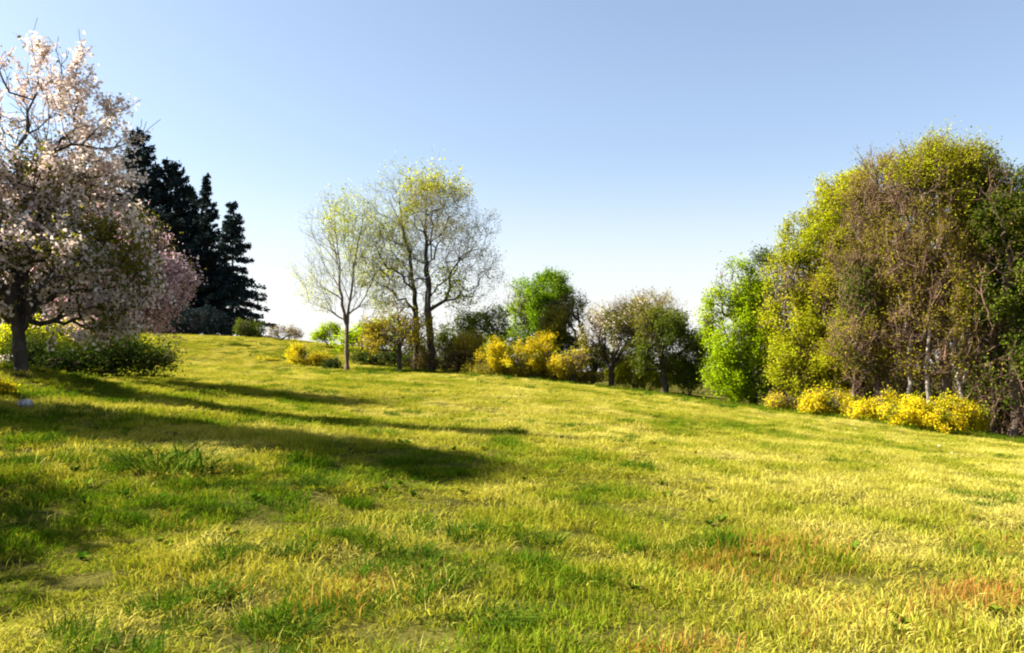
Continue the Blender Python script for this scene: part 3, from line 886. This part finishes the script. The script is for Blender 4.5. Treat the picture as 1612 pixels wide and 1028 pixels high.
# hedge plants behind the brow
GH = 'hedge shrubs along the brow'
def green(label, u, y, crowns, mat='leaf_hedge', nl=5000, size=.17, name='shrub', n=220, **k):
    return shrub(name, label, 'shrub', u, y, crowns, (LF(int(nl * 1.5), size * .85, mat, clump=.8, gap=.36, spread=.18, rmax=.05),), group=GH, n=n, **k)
green('dark bramble thicket at the feet of the tall bare trees', 700, 66.5, [(700, 565, 45, 24), (745, 572, 45, 20), (660, 575, 25, 14)], 'dead_leaf', 5200)
green('dark olive shrub spreading under the tall tree', 735, 69, [(740, 520, 45, 32), (775, 510, 32, 30), (705, 535, 30, 25)], 'leaf_dark', 6500)
green('amber leaved shrub in the shade of the olive shrub', 738, 66, [(738, 545, 26, 22)], 'leaf_orange', 1800)
green('dark russet thicket below the yellow hedge bush', 860, 64.2, [(860, 590, 55, 14), (800, 585, 45, 13), (920, 597, 35, 12)], 'dead_leaf', 4200)
green('low olive scrub running along the foot of the hedge', 840, 63.2, [(770, 582, 40, 13), (830, 588, 40, 14), (885, 592, 36, 13), (930, 598, 26, 11)], 'leaf_olive', 5200, .15, n=320)
green('fresh green shrub behind the slender tree', 585, 84, [(575, 530, 35, 22), (610, 520, 30, 20), (545, 535, 25, 15)], 'leaf_lime', 5200, .2)
green('small rounded green bush on the ridge near the slender tree', 522, 88, [(520, 522, 16, 14), (505, 530, 14, 8)], 'leaf_lime', 1800, .2)
green('flat dark green bramble patch behind the young oak', 600, 74, [(600, 563, 35, 10), (570, 562, 20, 7), (640, 568, 30, 10)], 'leaf_hedge', 3600)
green('low dark bush by the base of the slender trunk', 520, 67.5, [(522, 577, 11, 8)], 'leaf_hedge', 800)
green('green shrub joining the yellow bush and the dark apple', 925, 66, [(930, 560, 25, 20), (890, 545, 25, 20)], 'leaf_dark', 3000)
green('pale green shrub between the two apple trunks', 1000, 64, [(1000, 585, 30, 16), (975, 590, 20, 12)], 'leaf_yellow_green', 2600)
green('bush showing behind the spreading dark apple', 1085, 66, [(1090, 560, 22, 40), (1060, 580, 30, 25)], 'leaf_dark', 3500)
green('leafy shrub with pale flecks alone on the ridge', 390, 94, [(385, 515, 14, 11), (403, 520, 11, 9)], 'leaf_dark', 1400, .2)
green('thin russet bush at the crest of the open slope', 440, 93, [(437, 522, 14, 9), (462, 525, 14, 8)], 'leaf_russet', 900, .17)
green('low dark heath clump on the open slope', 372, 82, [(365, 556, 14, 6), (382, 556, 10, 5)], 'leaf_hedge', 900)
green('green bramble mound on the open slope below the ridge', 425, 84, [(425, 553, 24, 9), (400, 551, 16, 7)], 'leaf_dark', 1500)

green('yellow green shrubbery glimpsed below the apple boughs', 1015, 72, [(1000, 580, 45, 28), (1060, 590, 45, 28), (950, 575, 30, 25)], 'leaf_yellow_green', 6500, .2)
green('dark green shrubbery behind the amber bush and the yellow bush', 880, 74, [(880, 560, 50, 35), (800, 550, 50, 30)], 'leaf_dark', 6500, .2)
green('dark shrubbery behind the feet of the tall bare trees', 690, 76, [(690, 550, 50, 28), (640, 550, 35, 22), (745, 545, 40, 28)], 'leaf_dark', 5500, .2)
# round green tree and apples
tree('round_tree', 'round bright green tree standing out above the hedge', 'tree', 850, 72,
     [(845, 480, 48, 38, 0, 1.2), (870, 455, 30, 24, 0, 1), (820, 475, 28, 30, 0, 1), (850, 520, 45, 25, 0, .7), (885, 480, 22, 30, 0, .6)],
     n=420, bf=.4, base_r=.22, tip_r=.012, twigs=((3, .6),), bark=('bark_brown', 'bark_brown'),
     leaves=(LF(24000, .16, 'leaf_bright', clump=.7, gap=.36, spread=.2),))
GA = 'apple trees at the edge of the meadow'
tree('apple_tree', 'grey green apple tree leaning beside the round green tree', 'tree', 935, 66,
     [(885, 505, 38, 34, 0, 1), (870, 530, 26, 22, 0, .7), (905, 480, 22, 22, 0, .5)],
     n=330, bf=.35, base_r=.18, tip_r=.01, twigs=((3, .55),), limbs=3, bark=('bark_dark', 'bark_dark'), L=.5, jit=.1, group=GA,
     leaves=(LF(11000, .14, 'leaf_apple', clump=.7, gap=.40, spread=.16),))
tree('apple_tree', 'apple tree with a short dark trunk and a few pink blossoms', 'tree', 963, 62.5,
     [(955, 525, 50, 34, 0, 1), (1000, 505, 45, 28, 0, 1), (930, 555, 30, 16, 0, .5), (985, 545, 40, 25, 0, .7)],
     trunks=[[(963, 612), (962, 580), (950, 550), (930, 535)], [(963, 612), (962, 580), (985, 545), (1010, 520)]],
     n=380, bf=.32, base_r=.24, tip_r=.01, twigs=((3, .55),), limbs=5, bark=('bark_dark', 'bark_dark'), L=.5, jit=.1, group=GA,
     leaves=(LF(11000, .14, 'leaf_apple', clump=.7, gap=.40, spread=.16), LF(2600, .11, 'blossom_white', 'blossom', clump=.5, gap=.45, spread=.2, seed=6)))
tree('apple_tree', 'dark spreading apple tree whose boughs almost reach the grass', 'tree', 1045, 60.5,
     [(1040, 520, 48, 32, 0, 1), (1075, 560, 38, 42, 0, 1.1), (1030, 560, 40, 30, 0, .8), (1090, 590, 24, 24, 0, .7)],
     trunks=[[(1045, 618), (1043, 590), (1040, 555), (1030, 525)], [(1045, 618), (1043, 590), (1065, 560), (1085, 545)]],
     n=430, bf=.32, base_r=.25, tip_r=.01, twigs=((3, .55),), limbs=5, bark=('bark_dark', 'bark_dark'), L=.5, jit=.1, group=GA,
     leaves=(LF(15000, .14, 'leaf_dark', clump=.7, gap=.39, spread=.16), LF(5000, .14, 'leaf_apple', 'young_foliage', clump=.6, gap=.45, spread=.2, seed=12)))
tree('bare_tree', 'bare twiggy tree poking up behind the apple crowns', 'tree', 1010, 80,
     [(1000, 500, 50, 30, 0, 1), (1030, 490, 40, 25, 0, 1), (960, 500, 35, 20, 0, 1)], n=260, bf=.5, base_r=.2, tip_r=.010, twigs=((2, .8), (1, .5)), bark=('bark_brown', 'twig_brown'), up=.4, leaves=(LF(4500, .15, 'leaf_olive', clump=.5, gap=.4, spread=.2),))

# ------------------------------------------------------------------ the wood
GW = 'trees of the wood edge'
tree('lime_green_tree', 'fresh lime green tree at the low end of the wood', 'tree', 1190, 58.5,
     [(1150, 520, 50, 75, 0, 1.1), (1160, 450, 36, 35, 0, 1), (1150, 595, 42, 38, -.5, 1), (1190, 560, 42, 62, -.6, 1), (1195, 490, 34, 50, 0, .8), (1125, 500, 25, 40, 0, .7)],
     trunks=[[(1190, 640), (1182, 600), (1172, 550), (1165, 500), (1160, 450)]],
     n=620, bf=.4, base_r=.24, tip_r=.012, twigs=((3, .6),), limbs=4, bark=('bark_dark', 'bark_brown'), group=GW,
     leaves=(LF(42000, .15, 'leaf_lime', clump=.9, gap=.36, spread=.19), LF(3000, .19, 'leaf_bright', 'shade_foliage', clump=.5, gap=.45, spread=.25, seed=22)))
tree('grey_green_tree', 'small dull green treetop peeping over the lime green tree', 'tree', 1215, 68,
     [(1205, 415, 22, 20, 0, 1), (1212, 450, 35, 40, 0, 1)], n=240, bf=.5, base_r=.18, tip_r=.012, twigs=((3, .6),), bark=('bark_brown', 'twig_grey'), group=GW,
     leaves=(LF(3200, .2, 'leaf_dark', clump=.5, gap=.42, spread=.25),))
tree('yellow_green_tree', 'broad yellow green tree sweeping up towards the brown wood', 'tree', 1290, 56,
     [(1250, 480, 55, 95, 0, 1), (1285, 420, 58, 85, 0, 1), (1320, 350, 45, 65, 0, 1), (1340, 305, 32, 38, 0, .8), (1345, 420, 40, 60, -.8, .7), (1255, 570, 50, 55, -.5, 1), (1300, 540, 50, 80, -.6, .9), (1240, 400, 18, 40, 0, .3)],
     n=1000, bf=.42, base_r=.3, tip_r=.012, twigs=((3, .65),), limbs=6, bark=('bark_brown', 'twig_brown'), group=GW,
     leaves=(LF(64000, .145, 'leaf_yellow_green', clump=.9, gap=.36, spread=.2), LF(4000, .18, 'leaf_olive', 'olive_foliage', clump=.5, gap=.45, spread=.28, seed=22)))
tree('yellow_green_tree', 'yellow green tree leaning over the foot of the brown boughs', 'tree', 1345, 54,
     [(1335, 440, 60, 90, 0, 1), (1350, 350, 45, 70, 0, 1), (1330, 560, 60, 60, 0, .9), (1375, 500, 45, 80, .5, .8)],
     n=620, bf=.42, base_r=.24, tip_r=.010, twigs=((3, .65),), limbs=5, bark=('bark_brown', 'twig_brown'), group=GW,
     leaves=(LF(34000, .128, 'leaf_yellow_green', clump=.9, gap=.42, spread=.2), LF(16000, .125, 'leaf_olive', 'olive_foliage', clump=.8, gap=.42, spread=.2, seed=22)))
tree('brown_tree', 'leafless brown tree with fanned boughs beside the yellow green one', 'tree', 1380, 52.5,
     [(1380, 360, 48, 75, 0, 1), (1402, 292, 44, 42, 0, .8), (1360, 440, 48, 70, 0, 1), (1400, 480, 45, 80, 0, .9), (1350, 540, 45, 55, -.4, .7)],
     trunks=[[(1380, 665), (1381, 600), (1379, 530), (1378, 450), (1378, 370), (1380, 310)]],
     n=560, bf=.48, base_r=.26, tip_r=.010, twigs=((3, .85), (2, .5)), limbs=9, bark=('bark_brown', 'twig_brown'), thin=.03, group=GW, up=.35,
     leaves=(LF(28000, .115, 'leaf_olive', clump=.9, gap=.42, spread=.16), LF(8000, .10, 'leaf_russet', 'bud_foliage', clump=.5, gap=.4, spread=.3, seed=31)))
tree('tall_wood_tree', 'tallest domed tree of the wood, yellow green on top', 'tree', 1490, 50,
     [(1480, 300, 68, 72, 0, 1.1), (1522, 285, 54, 46, 0, 1), (1440, 300, 40, 45, 0, .8), (1470, 400, 70, 80, 0, 1), (1540, 370, 55, 90, 0, .9), (1480, 500, 70, 80, 0, .7), (1488, 240, 24, 20, 0, .6)],
     trunks=[[(1490, 680), (1489, 600), (1486, 520), (1483, 440), (1482, 360), (1485, 290)]],
     n=800, bf=.45, base_r=.3, tip_r=.010, twigs=((3, .75), (2, .5)), limbs=9, bark=('bark_brown', 'twig_brown'), thin=.03, group=GW, up=.3, jit=.035,
     leaves=(LF(34000, .115, 'leaf_olive', clump=.9, gap=.43, spread=.16), LF(10000, .10, 'leaf_russet', 'bud_foliage', clump=.5, gap=.42, spread=.3, seed=31),
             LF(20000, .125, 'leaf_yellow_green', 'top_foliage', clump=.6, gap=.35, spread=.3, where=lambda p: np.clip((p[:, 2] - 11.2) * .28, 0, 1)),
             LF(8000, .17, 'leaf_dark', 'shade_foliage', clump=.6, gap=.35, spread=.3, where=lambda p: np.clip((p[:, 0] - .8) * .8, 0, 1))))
tree('dark_green_tree', 'dark green tree closing the wood behind the large yellow bush', 'tree', 1590, 48,
     [(1580, 328, 56, 72, 0, 1), (1610, 420, 60, 90, 0, 1), (1560, 460, 45, 80, 0, .9), (1610, 560, 60, 80, 0, .9)],
     n=800, bf=.42, base_r=.28, tip_r=.012, twigs=((3, .7),), limbs=5, bark=('bark_brown', 'twig_brown'), group=GW,
     leaves=(LF(28000, .16, 'leaf_dark', clump=.8, gap=.38, spread=.22), LF(2500, .15, 'leaf_russet', 'bud_foliage', clump=.5, gap=.42, spread=.3, seed=31)))
tree('olive_tree', 'olive tinged treetop rising beyond the dark green tree', 'tree', 1640, 60,
     [(1640, 330, 45, 55, 0, 1), (1660, 430, 60, 90, 0, 1)], n=420, bf=.45, base_r=.26, tip_r=.012, twigs=((3, .7),), bark=('bark_brown', 'twig_brown'), group=GW,
     leaves=(LF(6000, .19, 'leaf_olive', clump=.5, gap=.38, spread=.3),))
# slim pole stems in front of the dark interior, and the trees behind
POLES = [(1345, 51.5, 430, 'bark_brown'), (1420, 50.5, 400, 'bark_pale'), (1455, 50, 420, 'bark_pale'), (1520, 49, 430, 'bark_pale'), (1440, 52, 440, 'bark_grey'), (1560, 48.5, 470, 'bark_brown'), (1535, 51, 450, 'bark_grey'), (1400, 52, 420, 'bark_grey'), (1590, 50.5, 520, 'bark_brown')]
PL = ['slim brown stem standing beside the fanned brown tree', 'slim pale stem rising over the upright yellow bush', 'pale stem behind the middle of the large yellow bush', 'pale stem rising behind the end of the large yellow bush',
      'grey stem just inside the wood behind the yellow bushes', 'thin brown stem at the dark end of the wood', 'grey stem deep between the pale stems and the dark green tree', 'grey stem crossing in front of the brown boughs', 'thin brown stem in front of the dark green tree']
for (u, y, vt, b), lb in zip(POLES, PL):
    tree('slim_tree', lb, 'tree', u, y, [(u + 4, vt + 30, 26, 55, 0, 1), (u, vt + 130, 24, 60, 0, .7)], n=130, bf=.5, base_r=.12, tip_r=.011, twigs=((3, .7), (1, .5)), limbs=3,
         bark=(b, 'twig_brown'), group='slim stems at the wood edge', up=.35, leaves=(LF(2600, .14, 'leaf_olive' if b != 'bark_brown' else 'leaf_dark', clump=.5, gap=.42, spread=.28),))
BACK = [(1330, 66, 330, 'leaf_olive'), (1420, 64, 300, 'leaf_russet'), (1500, 62, 290, 'leaf_dark'), (1570, 60, 330, 'leaf_dark'), (1280, 70, 420, 'leaf_dark'), (1640, 52, 400, 'leaf_dark'), (1220, 72, 470, 'leaf_dark')]
BL = ['brown green tree inside the wood behind the yellow green one', 'russet tree inside the wood behind the brown boughs', 'dark tree inside the wood behind the tall domed one', 'dark tree inside the wood behind its shaded corner',
      'dark tree behind the foot of the yellow green tree', 'dark tree at the far end of the wood edge', 'dark tree filling the gap behind the lime green one']
for (u, y, vt, mt), lb in zip(BACK, BL):
    tree('wood_tree', lb, 'tree', u, y, [(u, vt + 70, 55, 70, 0, 1), (u + 5, vt + 190, 60, 90, 0, 1), (u, 600, 55, 50, 0, .7)], n=420, bf=.42, base_r=.24, tip_r=.014, twigs=((3, .8),),
         bark=('bark_brown', 'twig_brown'), group='trees inside the wood', leaves=(LF(9000, .22, mt, clump=.45, gap=.34, spread=.35),))

def thicket():
    """bare bramble and sapling stems in the shade of the wood: one mass nobody could count"""
    rg = np.random.default_rng(900)
    P0, P1, r0, r1 = [], [], [], []
    u = rg.uniform(1230, 1700, 2600); yl = np.interp(u, [1230, 1300, 1560, 1700], [57, 54, 48, 45.5])
    y = yl + rg.uniform(.3, 7, len(u))
    x = xcol(u, y); z = zground(x, y)
    h = rg.uniform(.8, 4.2, len(u))
    p = np.stack([x, y, z], 1); d = unit(rg.normal(size=p.shape) * .35 + (0, 0, 1)); rr = .008 + h * .006
    for s in range(4):
        q = p + d * (h / 4)[:, None]
        P0.append(p); P1.append(q); r0.append(rr * (1 - s * .22)); r1.append(rr * (1 - (s + 1) * .22))
        p = q; d = unit(d + rg.normal(size=d.shape) * .25)
    P0, P1, r0, r1 = map(np.concatenate, (P0, P1, r0, r1))
    D = unit(P1 - P0)
    V, Q = frusta(P0, P1, r0, r1, D, D, 3)
    tag(link('undergrowth', mesh_from('undergrowth', V, quads=Q, mat=M['twig_brown'], smooth=True)), kind='stuff')
    k = rg.integers(0, len(P1), 14000)
    C = P1[k] + rg.normal(size=(len(k), 3)) * .25
    C[:, 2] = np.maximum(C[:, 2], zground(C[:, 0], C[:, 1]) + .03)
    tag(link('undergrowth_leaves', leaf_mesh('undergrowth_leaves', C, rg.uniform(.08, .2, len(k)), rg.uniform(0, 1, len(k)), M['dead_leaf'], rg)), kind='stuff')
thicket()

# dark hedge behind the blossom trunk, with lit tops
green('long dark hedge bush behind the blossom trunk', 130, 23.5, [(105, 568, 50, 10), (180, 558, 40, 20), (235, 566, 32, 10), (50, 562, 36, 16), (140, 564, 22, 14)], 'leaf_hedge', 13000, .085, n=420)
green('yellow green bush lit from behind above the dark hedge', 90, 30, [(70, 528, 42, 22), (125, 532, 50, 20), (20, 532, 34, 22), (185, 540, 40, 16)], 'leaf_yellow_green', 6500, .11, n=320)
green('dark bushes massed under the conifers', 310, 108, [(310, 505, 50, 22), (260, 500, 50, 26), (350, 512, 28, 14)], 'needle', 6500, .28, n=300)

# ------------------------------------------------------------------ small things in the grass
def rock(label, u, y, s):
    rg = np.random.default_rng(41)
    n1, n2 = 12, 8
    V = [(0, 0, -.4 * s)]
    for j in range(1, n2):
        ph = math.pi * j / n2
        for i in range(n1):
            a = 2 * math.pi * i / n1
            k = s * (1 + .6 * (rg.uniform() - .5))
            V.append((k * 1.2 * math.sin(ph) * math.cos(a), k * .9 * math.sin(ph) * math.sin(a), -k * .75 * math.cos(ph) + .3 * s))
    V.append((0, 0, 1.0 * s))
    T = []; Q = []
    for i in range(n1):
        T.append((0, 1 + (i + 1) % n1, 1 + i)); T.append((len(V) - 1, 1 + (n2 - 2) * n1 + i, 1 + (n2 - 2) * n1 + (i + 1) % n1))
        for j in range(n2 - 2):
            a = 1 + j * n1
            Q.append((a + i, a + (i + 1) % n1, a + n1 + (i + 1) % n1, a + n1 + i))
    M['stone'] = bark_mat('stone', (.07, .065, .06), (.50, .48, .45), 14)
    x = xcol(u, y)
    o = link('stone', mesh_from('stone', np.array(V), quads=Q, tris=T, mat=M['stone'], smooth=False), loc=(x, y, gz(x, y) + .05))
    return tag(o, label, 'stone')


def tussock(label, u, y, s, nb=260):
    rg = np.random.default_rng(int(u * 7 + y))
    me = clump('tussock', nb, .17, .009, .22, 1.5, M['tussock'], rg)
    x = xcol(u, y)
    o = link('tussock', me, loc=(x, y, gz(x, y)))
    o.scale = (s * 1.25, s, s)
    return tag(o, label, 'grass tussock', 'dark grass tussocks in the meadow')
M['tussock'] = leaf_mat('tussock_blade', [(0, (.022, .05, .006)), (.6, (.05, .095, .008)), (1, (.10, .14, .012))], .25)
def row_y(u, v):
    t = math.tan(math.atan((v - CY) / F) - PITCH); y = EYE / t
    for _ in range(12): y = .5 * y + .5 * (EYE - float(zsmooth(np.array([xcol(u, y)]), np.array([y]))[0])) / t
    return y
rock('small pale stone lying in the grass near the blossom tree', 42, row_y(42, 652), .085)
for u, v, s, lb in [(268, 742, 1.8, 'tallest dark grass tussock below the long shadow'), (500, 768, .9, 'dark tussock alone on the open grass below the long shadow'),
                    (345, 805, .8, 'ragged tussock in the open near the big shaded patch'), (1052, 728, .8, 'single dark tussock halfway up the bare meadow'),
                    (940, 770, .6, 'small fresh tussock on the pale middle of the meadow'), (1225, 770, .6, 'small tussock far along the open slope towards the wood'),
                    (845, 850, .8, 'dark tussock in the middle of the meadow among weeds'), (650, 880, .8, 'leafy green tussock in the middle of the near meadow'),
                    (450, 870, .8, 'dark tussock beside the edge of the big shaded patch'), (325, 940, .9, 'dark tussock close by among brown weeds'),
                    (445, 985, .8, 'dark tussock low down between two bright green patches'), (770, 970, .8, 'broad green tussock near the straw coloured grass'),
                    (105, 598, 1.0, 'dark tussock next to the blossom trunk'), (335, 612, .7, 'low dark tussock at the tip of the upper shadow')]:
    tussock(lb, u, row_y(u, v), s)
